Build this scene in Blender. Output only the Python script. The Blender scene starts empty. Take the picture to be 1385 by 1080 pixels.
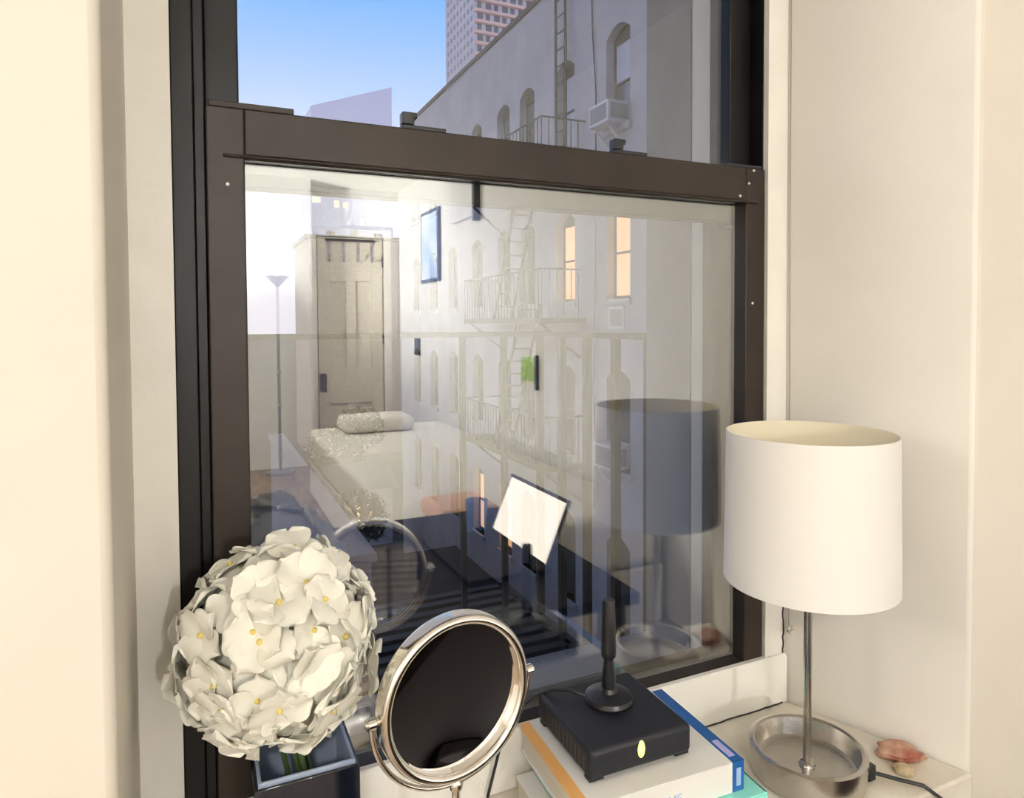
import bpy, bmesh, math, random
from mathutils import Vector, Matrix
random.seed(11)
PI = math.pi
SC = bpy.context.scene
COL = SC.collection

# ------------------------------------------------------------------ materials
def mat(name, col, rough=0.5, metal=0.0, noise=0.0, nscale=20.0, bump=0.0, bscale=60.0, spec=0.5,
        emit=None, estr=0.0, trans=0.0, col2=None, stretch=None, sss=0.0):
    m = bpy.data.materials.new(name); m.use_nodes = True
    nt = m.node_tree; N = nt.nodes; L = nt.links
    b = N['Principled BSDF']
    b.inputs['Base Color'].default_value = (*col, 1)
    b.inputs['Roughness'].default_value = rough
    b.inputs['Metallic'].default_value = metal
    b.inputs['Specular IOR Level'].default_value = spec
    if trans: b.inputs['Transmission Weight'].default_value = trans
    if sss:
        b.inputs['Subsurface Weight'].default_value = sss
        b.inputs['Subsurface Radius'].default_value = (.01, .009, .006)
    if emit:
        b.inputs['Emission Color'].default_value = (*emit, 1)
        b.inputs['Emission Strength'].default_value = estr
    tc = N.new('ShaderNodeTexCoord'); mp = N.new('ShaderNodeMapping')
    L.new(tc.outputs['Object'], mp.inputs['Vector'])
    if stretch: mp.inputs['Scale'].default_value = stretch
    if noise or col2:
        nz = N.new('ShaderNodeTexNoise'); nz.inputs['Scale'].default_value = nscale
        nz.inputs['Detail'].default_value = 5
        L.new(mp.outputs['Vector'], nz.inputs['Vector'])
        rp = N.new('ShaderNodeValToRGB')
        c2 = col2 or tuple(c*(1-noise) for c in col)
        rp.color_ramp.elements[0].position = .38; rp.color_ramp.elements[1].position = .64
        rp.color_ramp.elements[0].color = (*c2, 1); rp.color_ramp.elements[1].color = (*col, 1)
        L.new(nz.outputs['Fac'], rp.inputs['Fac']); L.new(rp.outputs['Color'], b.inputs['Base Color'])
    if bump:
        nb = N.new('ShaderNodeTexNoise'); nb.inputs['Scale'].default_value = bscale
        nb.inputs['Detail'].default_value = 4
        L.new(mp.outputs['Vector'], nb.inputs['Vector'])
        bp = N.new('ShaderNodeBump'); bp.inputs['Strength'].default_value = bump
        bp.inputs['Distance'].default_value = .01
        L.new(nb.outputs['Fac'], bp.inputs['Height']); L.new(bp.outputs['Normal'], b.inputs['Normal'])
    return m

def glass_mat(name, r, tint=(1, 1, 1)):
    m = bpy.data.materials.new(name); m.use_nodes = True
    nt = m.node_tree; N = nt.nodes; L = nt.links
    for n in list(N): N.remove(n)
    o = N.new('ShaderNodeOutputMaterial'); mx = N.new('ShaderNodeMixShader')
    t = N.new('ShaderNodeBsdfTransparent'); t.inputs['Color'].default_value = (*tint, 1)
    g = N.new('ShaderNodeBsdfGlossy'); g.inputs['Roughness'].default_value = 0.0
    g.inputs['Color'].default_value = (1, 1, 1, 1)
    mx.inputs['Fac'].default_value = r
    L.new(t.outputs[0], mx.inputs[1]); L.new(g.outputs[0], mx.inputs[2]); L.new(mx.outputs[0], o.inputs[0])
    return m

def brick_mat(name, c1, c2, mortar, scale):
    m = mat(name, c1, .9)
    N = m.node_tree.nodes; L = m.node_tree.links; b = N['Principled BSDF']
    tc = N['Texture Coordinate']; br = N.new('ShaderNodeTexBrick')
    sx = N.new('ShaderNodeSeparateXYZ'); cb = N.new('ShaderNodeCombineXYZ'); ad = N.new('ShaderNodeMath')
    L.new(tc.outputs['Object'], sx.inputs[0]); L.new(sx.outputs['X'], ad.inputs[0]); L.new(sx.outputs['Y'], ad.inputs[1])
    L.new(ad.outputs[0], cb.inputs['X']); L.new(sx.outputs['Z'], cb.inputs['Y'])
    br.inputs['Color1'].default_value = (*c1, 1); br.inputs['Color2'].default_value = (*c2, 1)
    br.inputs['Mortar'].default_value = (*mortar, 1); br.inputs['Scale'].default_value = scale
    L.new(cb.outputs[0], br.inputs['Vector']); L.new(br.outputs['Color'], b.inputs['Base Color'])
    return m

M = {}
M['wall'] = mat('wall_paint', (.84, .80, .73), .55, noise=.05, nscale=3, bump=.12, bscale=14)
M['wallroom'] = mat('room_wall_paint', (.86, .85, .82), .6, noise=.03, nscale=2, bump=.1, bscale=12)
M['tan'] = mat('tan_wall_paint', (.74, .685, .595), .6, noise=.05, nscale=3, bump=.12, bscale=14)  # wall paint darkened to stand in for weaker light on these faces
M['white'] = mat('white_gloss_paint', (.86, .83, .76), .35, noise=.06, nscale=9, bump=.15, bscale=25)
M['sill'] = mat('sill_paint', (.84, .80, .72), .4, col2=(.70, .64, .53), nscale=11, bump=.2, bscale=30)
M['ceil'] = mat('ceiling_paint', (.85, .84, .80), .8)
M['floor'] = mat('wood_floor', (.34, .25, .17), .45, col2=(.22, .15, .095), nscale=6, stretch=(8, .7, 1))
M['bronze'] = mat('bronze_aluminium', (.031, .021, .015), .44, .1, spec=.35, noise=.35, nscale=7, bump=.06, bscale=40)
M['bronze_dark'] = mat('dark_bronze_aluminium', (.005, .0045, .0047), .42, .0, spec=.3, noise=.4, nscale=9)
M['black_plastic'] = mat('black_plastic', (.012, .013, .016), .35, noise=.2, nscale=30)
M['black_matte'] = mat('matte_black_plastic', (.009, .011, .017), .55, noise=.15, nscale=60, bump=.05, bscale=400)
M['black_gap'] = mat('dark_grime', (.03, .025, .02), .9)
M['glass'] = glass_mat('window_glass', .20, (.96, .98, .97))
M['glass_up'] = glass_mat('upper_window_glass', .075, (.97, .98, .98))
M['chrome'] = mat('polished_chrome', (.82, .78, .73), .12, 1.0)
M['brushed'] = mat('brushed_nickel', (.60, .57, .53), .24, 1.0, noise=.12, nscale=40, bump=.03, bscale=200)
M['mirror'] = mat('mirror_glass', (.92, .92, .92), .0, 1.0)
M['shade'] = mat('white_shade_fabric', (.80, .775, .735), .8, bump=.03, bscale=300, stretch=(1, 1, .05))
M['shade_in'] = mat('shade_lining', (.86, .78, .60), .7)
M['petal'] = mat('white_petal', (.88, .86, .76), .6, noise=.06, nscale=30, sss=.15)
M['pollen'] = mat('yellow_flower_centre', (.75, .58, .16), .7)
M['leaf'] = mat('leaf_green', (.10, .16, .05), .6, noise=.3)
M['vase'] = mat('dark_blue_glass', (.006, .008, .016), .05, spec=.7)
M['vase_rim'] = mat('clear_blue_glass', (.66, .78, 1.0), .06, trans=.5)  # pale blue stands in for sky reflected inside the vase
M['paper'] = mat('book_white_cover', (.84, .82, .78), .45, noise=.04)
M['pages'] = mat('book_pages', (.72, .66, .54), .8, noise=.15, nscale=20, stretch=(1, 1, 60))
M['orange'] = mat('orange_cover', (.85, .45, .14), .5)
M['blue'] = mat('blue_cover', (.02, .13, .42), .35, noise=.1)
M['bluel'] = mat('pale_blue_print', (.35, .52, .80), .5)
M['violet'] = mat('pale_violet_print', (.50, .47, .80), .5)
M['turq'] = mat('turquoise_cover', (.30, .80, .70), .4, noise=.05)
M['led'] = mat('led_lens', (.8, .8, .3), .3, emit=(.85, .95, .10), estr=2.2)
M['shell'] = mat('reddish_stone', (.30, .075, .05), .5, col2=(.62, .38, .26), nscale=28, bump=.6, bscale=70)
M['shell2'] = mat('beige_stone', (.62, .50, .34), .6, col2=(.45, .34, .2), nscale=60, bump=.5, bscale=90)
M['steel'] = mat('grey_steel', (.40, .40, .40), .35, .8)
M['lamp_glow'] = mat('lamp_glass', (.9, .9, .88), .4, emit=(1, .97, .92), estr=14)
M['ceil_glow'] = mat('ceiling_lamp_glass', (.9, .88, .84), .4, emit=(1, .93, .82), estr=9)
M['screen'] = mat('laptop_screen', (.1, .1, .1), .3, emit=(1, .88, .74), estr=2.7)
M['desk'] = mat('black_desk_top', (.006, .003, .0035), .7, spec=.08, noise=.3, nscale=12)
M['rug'] = mat('maroon_rug', (.030, .010, .011), .95, noise=.4, nscale=40, bump=.4, bscale=200)
M['door'] = mat('door_paint', (.62, .58, .47), .5, noise=.05)
M['bed'] = mat('cream_bedding', (.78, .75, .68), .9, bump=.3, bscale=80)
M['peach'] = mat('peach_fabric', (.75, .48, .35), .9)
M['note'] = mat('green_card', (.42, .60, .18), .7)
M['picture'] = mat('blue_print', (.30, .45, .75), .3, col2=(.72, .80, .90), nscale=3)
M['pic_frame'] = mat('dark_blue_frame', (.03, .06, .14), .4)
M['blueglass'] = mat('blue_drinking_glass', (.25, .42, .8), .05, trans=.6)
M['facade'] = mat('painted_brick', (.60, .575, .60), .9, col2=(.53, .51, .525), nscale=1.3, bump=.25, bscale=30)
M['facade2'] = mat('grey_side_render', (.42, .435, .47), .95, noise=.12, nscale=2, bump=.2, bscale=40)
M['coping'] = mat('dark_coping', (.09, .085, .09), .8)
M['reveal_dark'] = mat('window_frame_brown', (.06, .05, .04), .6)
M['pane'] = mat('dark_window_pane', (.10, .11, .12), .03, spec=.8)
M['panelit'] = mat('lit_window_pane', (.5, .3, .2), .3, emit=(1.0, .52, .27), estr=.95)
M['curtain'] = mat('pale_blind', (.62, .64, .72), .7)
M['iron'] = mat('black_painted_iron', (.025, .026, .028), .5, noise=.3, nscale=30)
M['iron_far'] = mat('grey_green_iron', (.045, .05, .045), .7)
M['acwhite'] = mat('ac_white', (.78, .78, .80), .5)
M['acgrille'] = mat('ac_grille', (.30, .30, .33), .6)
M['brick'] = brick_mat('red_brick', (.42, .26, .22), (.36, .22, .19), (.4, .36, .33), 2.2)
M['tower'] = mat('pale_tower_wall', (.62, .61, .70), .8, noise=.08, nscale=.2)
M['tower_pink'] = mat('pink_balcony', (.80, .55, .52), .8)
M['tower_win'] = mat('tower_glass', (.12, .13, .18), .35)
M['far'] = mat('hazy_lavender_tower', (.74, .76, .95), .9)  # distance haze put into the pale lavender colour
M['warmwin'] = mat('warm_lit_window', (.9, .6, .3), .5, emit=(1.0, .62, .28), estr=1.6)
M['ground'] = mat('yard_paving', (.06, .052, .042), .9, col2=(.03, .026, .022), nscale=.6)
M['concrete'] = mat('pale_concrete', (.42, .40, .43), .9, noise=.1, nscale=2)
M['foliage'] = mat('tree_foliage', (.075, .10, .045), .8, noise=.4, nscale=3)
M['bark'] = mat('bark', (.08, .06, .045), .9)
M['cord'] = mat('grey_cord', (.35, .33, .30), .8)

# ------------------------------------------------------------------ mesh builder
class MB:
    def __init__(s): s.v = []; s.f = []; s.m = []; s.mi = 0
    def add(s, vs, fs):
        o = len(s.v); s.v += [tuple(v) for v in vs]
        for f in fs: s.f.append([i+o for i in f]); s.m.append(s.mi)
        return s
    def box(s, x0, x1, y0, y1, z0, z1):
        vs = [(x, y, z) for z in (z0, z1) for y in (y0, y1) for x in (x0, x1)]
        return s.add(vs, [(0, 2, 3, 1), (4, 5, 7, 6), (0, 1, 5, 4), (2, 6, 7, 3), (0, 4, 6, 2), (1, 3, 7, 5)])
    def prism(s, poly, ax, a0, a1):
        n = len(poly)
        def P(p, a):
            if ax == 'z': return (p[0], p[1], a)
            if ax == 'x': return (a, p[0], p[1])
            return (p[0], a, p[1])
        vs = [P(p, a0) for p in poly]+[P(p, a1) for p in poly]
        fs = [list(range(n))[::-1], list(range(n, 2*n))]+[(i, (i+1) % n, n+(i+1) % n, n+i) for i in range(n)]
        return s.add(vs, fs)
    def frame_of(s, d):
        d = Vector(d).normalized(); a = Vector((0, 0, 1)) if abs(d.z) < .9 else Vector((1, 0, 0))
        u = d.cross(a).normalized(); return u, d.cross(u).normalized()
    def cyl(s, p0, p1, r0, r1=None, n=16, caps=True):
        r1 = r0 if r1 is None else r1
        p0, p1 = Vector(p0), Vector(p1); u, w = s.frame_of(p1-p0)
        vs = []
        for p, r in ((p0, r0), (p1, r1)):
            vs += [p+(u*math.cos(2*PI*i/n)+w*math.sin(2*PI*i/n))*r for i in range(n)]
        fs = [(i, (i+1) % n, n+(i+1) % n, n+i) for i in range(n)]
        if caps: fs += [list(range(n))[::-1], list(range(n, 2*n))]
        return s.add(vs, fs)
    def tube(s, pts, r, n=8, closed=False):
        pts = [Vector(p) for p in pts]; k = len(pts); vs = []; u = None
        for i, p in enumerate(pts):
            if closed: d = pts[(i+1) % k]-pts[i-1]
            else: d = pts[min(i+1, k-1)]-pts[max(i-1, 0)]
            d.normalize()
            if u is None: u, w = s.frame_of(d)
            else:
                u = (u-d*u.dot(d)).normalized(); w = d.cross(u).normalized()
            vs += [p+(u*math.cos(2*PI*j/n)+w*math.sin(2*PI*j/n))*r for j in range(n)]
        fs = []
        for i in range(k if closed else k-1):
            a, b = i*n, ((i+1) % k)*n
            fs += [(a+j, a+(j+1) % n, b+(j+1) % n, b+j) for j in range(n)]
        if not closed: fs += [list(range(n))[::-1], list(range((k-1)*n, k*n))]
        return s.add(vs, fs)
    def lathe(s, prof, c=(0, 0, 0), n=32, sx=1.0, sy=1.0, caps=True):
        vs = []
        for r, z in prof:
            vs += [(c[0]+sx*r*math.cos(2*PI*i/n), c[1]+sy*r*math.sin(2*PI*i/n), c[2]+z) for i in range(n)]
        fs = []
        for k in range(len(prof)-1):
            fs += [(k*n+i, k*n+(i+1) % n, (k+1)*n+(i+1) % n, (k+1)*n+i) for i in range(n)]
        if caps: fs += [list(range(n))[::-1], list(range((len(prof)-1)*n, len(prof)*n))]
        return s.add(vs, fs)
    def torus(s, c, R, r, nx=48, n=12, xf=None):
        pts = [Vector((R*math.cos(2*PI*i/nx), 0, R*math.sin(2*PI*i/nx))) for i in range(nx)]
        if xf: pts = [xf @ p for p in pts]
        return s.tube([Vector(c)+p for p in pts], r, n, True)
    def build(s, name, m, parent=None, smooth=True, bevel=0.0, world=True, seg=2, ang=40):
        me = bpy.data.meshes.new(name)
        off = Vector((0, 0, 0)); p = parent
        while p is not None and world: off += Vector(p.location); p = p.parent
        me.from_pydata([tuple(Vector(v)-off) for v in s.v], [], s.f)
        ms = m if isinstance(m, (list, tuple)) else [m]
        for q in ms: me.materials.append(q)
        if len(ms) > 1: me.polygons.foreach_set('material_index', s.m)
        bm = bmesh.new(); bm.from_mesh(me); bmesh.ops.recalc_face_normals(bm, faces=bm.faces); bm.to_mesh(me); bm.free()
        if smooth:
            me.polygons.foreach_set('use_smooth', [True]*len(me.polygons)); me.set_sharp_from_angle(angle=math.radians(ang))
        o = bpy.data.objects.new(name, me); COL.objects.link(o)
        if parent: o.parent = parent
        if bevel:
            b = o.modifiers.new('bevel', 'BEVEL'); b.width = bevel; b.segments = seg; b.limit_method = 'ANGLE'
        return o

def tag(o, label=None, cat=None, group=None, kind=None):
    if label: o['label'] = label
    if cat: o['category'] = cat
    if group: o['group'] = group
    if kind: o['kind'] = kind
    return o
def empty(name, loc, rz=0, **k):
    o = bpy.data.objects.new(name, None); COL.objects.link(o); o.location = loc; o.rotation_euler = (0, 0, rz)
    o.empty_display_size = .05
    return tag(o, **k)
def struct(name, mb, m, label=None, bevel=0.0, smooth=True, parent=None):
    o = mb.build(name, m, parent, smooth=smooth, bevel=bevel)
    return tag(o, label, 'room' if parent is None else None, kind='structure' if parent is None else None)
def copy_tree(o, parent=None):
    c = o.copy(); COL.objects.link(c)
    if parent: c.parent = parent
    for ch in list(o.children): copy_tree(ch, c)
    return c

# ------------------------------------------------------------------ setting: the room
ZS = .705                                   # sill height
CEIL = 2.75; XL, XR = -2.0, 1.95; YB = -6.2
struct('floor', MB().box(XL-.1, XR+.1, YB-.1, .25, -.1, 0), M['floor'], 'brown wooden floor of the room')
struct('ceiling', MB().box(XL-.1, XR+.1, YB-.1, .25, CEIL, CEIL+.1), M['ceil'], 'white ceiling of the room')
struct('wall_left', MB().box(XL-.1, XL, YB-.1, -.262, 0, CEIL), M['wallroom'], 'white side wall left of the window')
struct('wall_right', MB().box(XR, XR+.1, YB-.1, -.262, 0, CEIL), M['wallroom'], 'white side wall mirrored in the window glass')
struct('wall_back', MB().box(XL, 1.0, YB-.1, -5.86, 0, CEIL), M['wallroom'], 'bright white back wall behind the floor lamp')
struct('wall_alcove', MB().box(1.0, XR, YB-.1, YB, 0, CEIL), M['wallroom'], 'recessed back wall that holds the panelled door')
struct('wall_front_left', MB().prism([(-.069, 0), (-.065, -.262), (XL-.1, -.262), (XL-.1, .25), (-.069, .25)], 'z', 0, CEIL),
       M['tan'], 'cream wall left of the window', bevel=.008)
wr = MB().prism([(.923, 0), (1.024, -.262), (XR+.1, -.262), (XR+.1, .25), (.923, .25)], 'z', 0, CEIL); wr.m[3] = 1  # room-facing side takes the darker tone, shade put into its colour
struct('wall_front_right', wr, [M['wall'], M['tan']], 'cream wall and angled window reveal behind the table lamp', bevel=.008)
struct('wall_front_below', MB().box(-.069, .923, -.2, .25, 0, ZS-.045), M['wall'], 'cream wall under the window sill')
struct('wall_front_above', MB().box(-.069, .923, -.262, .25, 2.42, CEIL), M['wall'], 'cream wall above the window')
struct('trim_1', MB().prism([(-.0685, -.0), (-.0645, -.268), (1.021, -.268), (.9225, 0)], 'z', ZS-.045, ZS), M['sill'],
       'worn white painted window sill', bevel=.004)
struct('trim_2', MB().prism([(-.012, ZS+.001), (-.012, .785), (-.008, .790), (.0, .790), (.0, ZS+.001)], 'x', -.068, .9225), M['white'],
       'white strip along the foot of the window sash')
struct('trim_3', MB().box(-.069, -.024, -.005, .05, ZS, 2.42), M['white'], 'white strip left of the dark window frame')
struct('trim_4', MB().box(.879, .923, -.005, .05, ZS, 2.42), M['white'], 'white strip right of the dark window frame')
# dark cracks where the old paint has opened, along the corner and the sill
g = []
for k in range(24):
    z = .71+k*.0072
    g.append((.9195+random.uniform(-.0012, .0012), -.0052, z))
struct('trim_5', MB().tube(g, .0016, 5), M['black_gap'], 'dark crack up the corner right of the window')
g = [(.66+k*.0105, -.0125, ZS+.0012+random.uniform(-.0004, .0012)) for k in range(25)]
struct('trim_6', MB().tube(g, .0013, 5), M['black_gap'], 'dark crack along the joint of sill and white strip')

# ------------------------------------------------------------------ window
win = empty('window_1', (.43, .03, ZS)); tag(win, 'dark bronze sash window with two large panes', 'window', kind='structure')
j = MB()
for a, b, y in ((-.024, -.0005, 0), (-.0005, .0115, .009), (.8775, .887, .006), (.887, .925, .012)): j.box(a, b, y, .14, .74, 2.42)
j.box(-.024, .925, .0, .14, 2.385, 2.42); j.box(-.024, .925, .02, .14, .70, .75)
j.build('window_frame', M['bronze_dark'], win, bevel=.0015)
ls = MB()
ls.box(.012, .0545, 0, .030, .74, 1.626); ls.box(.8355, .877, 0, .030, .74, 1.626)
ls.box(.0545, .8355, 0, .030, .74, .791); ls.box(.0545, .8355, 0, .030, 1.571, 1.626)
ls.box(.03, .86, -.004, 0, 1.567, 1.571)
lso = ls.build('lower_sash', M['bronze'], win, bevel=.0018)
MB().box(.053, .837, .014, .018, .785, 1.575).build('lower_glass_pane', M['glass'], lso, smooth=False)
for x0 in (.249, .578):
    MB().box(x0, x0+.061, .004, .026, 1.626, 1.632).box(x0, x0+.016, .002, .018, 1.632, 1.648).box(x0+.012, x0+.02, .002, .018, 1.640, 1.648)\
        .build('sash_lock', M['black_plastic'], lso, bevel=.0012)
MB().box(.016, .112, .002, .02, 1.626, 1.6335).build('tilt_latch', M['bronze'], lso, bevel=.001)
MB().box(.795, .872, .002, .02, 1.626, 1.6315).build('tilt_latch', M['black_plastic'], lso, bevel=.001)
for x, z in ((.841, 1.60), (.822, 1.578), (.851, 1.622), (.85, 1.40), (.035, 1.535)):
    MB().lathe([(.0022, 0), (.0018, .0012), (.0005, .0016)], (0, 0, 0), 10).build('paint_fleck', M['paper'], lso, world=False)
    o = COL.objects[-1]; o.rotation_euler = (PI/2, 0, 0); o.location = (x-.43, -.0305, z-ZS)
us = MB()
us.box(.012, .051, .036, .066, 1.535, 2.385); us.box(.832, .877, .036, .066, 1.535, 2.385)
us.box(.051, .832, .036, .066, 1.540, 1.618); us.box(.051, .832, .036, .066, 2.34, 2.385)
uso = us.build('upper_sash', M['bronze_dark'], win, bevel=.002)
MB().box(.050, .833, .048, .052, 1.61, 2.345).build('upper_glass_pane', M['glass_up'], uso, smooth=False)
st = MB(); st.box(.828, .868, .075, .10, .76, 1.56)
st.box(.03, .868, .075, .10, .745, .775); st.box(.012, .047, .075, .10, .76, 1.56)
st.build('outer_stop', M['bronze'], win, bevel=.002)

# ------------------------------------------------------------------ objects on the sill
# table lamp
LX, LY = .800, -.166
lamp = empty('table_lamp', (LX, LY, ZS)); tag(lamp, 'table lamp with white drum shade and round brushed metal dish base', 'lamp')
MB().lathe([(.070, 0), (.078, .004), (.081, .04), (.081, .044), (.0755, .046), (.072, .044), (.066, .020), (.06, .017), (.012, .016), (.010, .019), (.0, .019)],
           (LX, LY, ZS), 64).build('dish_base', M['brushed'], lamp)
MB().cyl((LX, LY, ZS+.016), (LX, LY, 1.09), .0058, n=20).lathe([(.011, .016), (.011, .020), (.006, .023)], (LX, LY, ZS), 24).build('stem', M['brushed'], lamp)
sh = MB(); n = 96
zt, zb = 1.2095, .993; rt, rb = .1155, .1185
sh.mi = 0; sh.lathe([(rb, zb), (rt, zt)], (LX, LY, 0), n, caps=False)
sh.mi = 1; sh.lathe([(rt-.0016, zt), (rb-.0016, zb)], (LX, LY, 0), n, caps=False)
sh.mi = 0; sh.lathe([(rt, zt), (rt-.0016, zt)], (LX, LY, 0), n, caps=False); sh.lathe([(rb, zb), (rb-.0016, zb)], (LX, LY, 0), n, caps=False)
sho = sh.build('lamp_shade', [M['shade'], M['shade_in']], lamp)
sp = MB(); sp.torus((LX, LY, 1.105), .019, .0018, 24, 6, Matrix.Rotation(PI/2, 3, 'X'))
for k in range(3):
    a = 2*PI*k/3+.4
    sp.cyl((LX+.019*math.cos(a), LY+.019*math.sin(a), 1.10), (LX+.1165*math.cos(a), LY+.1165*math.sin(a), 1.12), .0014, n=6)
sp.build('shade_carrier', M['steel'], lamp)
MB().cyl((LX, LY, 1.085), (LX, LY, 1.125), .014, n=20).build('bulb_socket', M['white'], lamp)
MB().lathe([(.012, 0), (.022, .02), (.026, .036), (.020, .055), (.0, .062)], (LX, LY, 1.12), 20).build('bulb', M['paper'], lamp)
cp = [(LX+.070, LY-.045, ZS+.012), (LX+.085, LY-.058, ZS+.010), (LX+.102, LY-.070, ZS+.006), (.925, -.258, ZS+.004), (.935, -.280, ZS-.006), (.938, -.284, ZS-.05), (.93, -.283, ZS-.3), (.91, -.285, .30), (.90, -.283, .02)]
MB().tube(cp, .0028, 8).build('power_cord', M['black_plastic'], lamp)
MB().box(LX+.060, LX+.075, LY-.056, LY-.040, ZS+.004, ZS+.026).build('cord_inlet', M['black_plastic'], lamp, bevel=.002)

# pull cord with ring
pc = empty('pull_cord', (.917, -.014, .826)); tag(pc, 'thin blind cord with a small metal ring hanging behind the lamp', 'cord')
MB().tube([(.921, -.012, 2.40), (.922, -.012, 1.6), (.9235, -.0145, .842)], .0009, 6).build('cord', M['cord'], pc)
MB().torus((.9235, -.0175, .834), .0062, .0017, 24, 8).build('ring', M['chrome'], pc)

# reddish stones at the end of the sill
def stone(name, c, sx, sy, sz, rz, m, seed, label, group=None):
    bm = bmesh.new(); bmesh.ops.create_icosphere(bm, subdivisions=4, radius=1)
    r = random.Random(seed); ph = [r.uniform(0, 6) for _ in range(6)]
    for v in bm.verts:
        p = v.co.copy()
        d = 1+.13*math.sin(3*p.x+ph[0])+.10*math.sin(4*p.y+ph[1]+2*p.z)+.06*math.sin(9*p.x+7*p.y+ph[2])+.05*math.sin(11*p.z+ph[3])
        q = p*d; q = Vector((q.x*sx, q.y*sy, max(q.z, -.62)*sz)); v.co = q
    me = bpy.data.meshes.new(name); bm.to_mesh(me); bm.free(); me.materials.append(m)
    me.polygons.foreach_set('use_smooth', [True]*len(me.polygons))
    o = bpy.data.objects.new(name, me); COL.objects.link(o); o.rotation_euler.z = rz
    zmin = min(v.co.z for v in me.vertices); o.location = (c[0], c[1], c[2]-zmin+.0005)
    return tag(o, label, 'stone', group)
stone('stone', (.957, -.197, ZS), .038, .019, .012, math.radians(-32), M['shell'], 3, 'long reddish brown stone lying on the sill corner right of the lamp')
stone('stone', (.932, -.222, ZS), .016, .012, .006, math.radians(-40), M['shell2'], 8, 'small beige stone chip in front of the reddish brown stone')

# makeup mirror
k = .9; CM = Vector((0, -.88, 1.37)); mc = CM+(Vector((.2761, -.1082, .9179))-CM)*k; R = .1*k
mir = empty('makeup_mirror', (mc.x, mc.y, ZS), .159); tag(mir, 'round chrome makeup mirror on a swivel stand', 'mirror')
H = mc.z-ZS; T = Matrix.Translation((0, 0, H)) @ Matrix.Rotation(-.0121, 4, 'X')
def ringprof(mb, prof, n=72):
    vs = []
    for r, y in prof: vs += [T @ Vector((r*math.cos(2*PI*i/n), y, r*math.sin(2*PI*i/n))) for i in range(n)]
    fs = []
    K = len(prof)
    for q in range(K):
        w = (q+1) % K
        fs += [(q*n+i, q*n+(i+1) % n, w*n+(i+1) % n, w*n+i) for i in range(n)]
    return mb.add(vs, fs)
prof = [(R-.011, -.008)]
for t in range(9):
    a = PI*t/8; prof.append((R-.0055-.0055*math.cos(a), -.0075-.0055*math.sin(a)))
prof += [(R, .007)]
for t in range(9):
    a = PI*t/8; prof.append((R-.0055+.0055*math.cos(a), .007+.0055*math.sin(a)))
ringprof(MB(), prof).build('rim', M['chrome'], mir, world=False)
def disc(y, r=R-.0105, n=72, dome=0.0):
    mb = MB(); vs = [T @ Vector((0, y+dome, 0))]; fs = []
    rings = 8
    for q in range(1, rings+1):
        rr = r*q/rings
        vs += [T @ Vector((rr*math.cos(2*PI*i/n), y+dome*(1-(q/rings)**2), rr*math.sin(2*PI*i/n))) for i in range(n)]
    fs += [(0, 1+i, 1+(i+1) % n) for i in range(n)]
    for q in range(rings-1):
        a, b = 1+q*n, 1+(q+1)*n
        fs += [(a+i, b+i, b+(i+1) % n, a+(i+1) % n) for i in range(n)]
    mb.add(vs, fs); return mb
gl = disc(.0015, dome=.0075); gl.build('mirror_face', M['mirror'], mir, world=False)
disc(.0115).build('mirror_back', M['mirror'], mir, world=False)
arc = [Vector(((R+.0075)*math.cos(a), 0, H+(R+.0075)*math.sin(a))) for a in [PI+PI*t/40 for t in range(41)]]
MB().tube(arc, .0028, 10).build('yoke', M['chrome'], mir, world=False)
for s in (-1, 1):
    MB().cyl((s*(R-.002), 0, H), (s*(R+.014), 0, H), .0032, n=14).cyl((s*(R+.0035), 0, H), (s*(R+.0115), 0, H), .0062, n=16).build('pivot_knob', M['chrome'], mir, world=False)
MB().cyl((0, 0, .012), (0, 0, H-R-.004), .0045, n=16).lathe([(.007, H-R-.014), (.008, H-R-.008), (.005, H-R-.003)], n=16).build('stem', M['chrome'], mir, world=False)
MB().lathe([(.062, 0), (.064, .003), (.060, .007), (.02, .012), (.007, .016)], n=48).build('base', M['chrome'], mir, world=False)

# vase and hydrangea
VX0, VX1, VY0, VY1, VT = .0445, .154, -.138, -.029, .889
vase = empty('vase', ((VX0+VX1)/2, (VY0+VY1)/2, ZS)); tag(vase, 'square dark blue glass vase holding the white flowers', 'vase')
vb = MB(); t = .0035
def sqring(mb, z0, z1):
    o = [(VX0, VY0), (VX1, VY0), (VX1, VY1), (VX0, VY1)]; i = [(VX0+t, VY0+t), (VX1-t, VY0+t), (VX1-t, VY1-t), (VX0+t, VY1-t)]
    vs = [(p[0], p[1], z) for z in (z0, z1) for p in o+i]; fs = []
    for q in range(4):
        w = (q+1) % 4
        fs += [(q, w, 8+w, 8+q), (4+q, 12+q, 12+w, 4+w), (8+q, 8+w, 12+w, 12+q), (q, 4+q, 4+w, w)]
    return mb.add(vs, fs)
sqring(vb, ZS+.006, VT-.004); vb.box(VX0, VX1, VY0, VY1, ZS, ZS+.006)
vb.build('body', M['vase'], vase, bevel=.0015)
t0 = t; VX0 += .004; VX1 -= .004; VY0 += .004; VY1 -= .004; t = .004
sqring(MB(), ZS+.0065, VT).build('liner', M['vase_rim'], vase, bevel=.0012)  # inner shell added to carry the reflected blue
FC = Vector((.077, -.087, 1.016)); FR = .097
fl = empty('hydrangea', (FC.x, FC.y, VT-.1)); tag(fl, 'round ball of white hydrangea blossoms in the dark vase', 'flowers')
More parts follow.
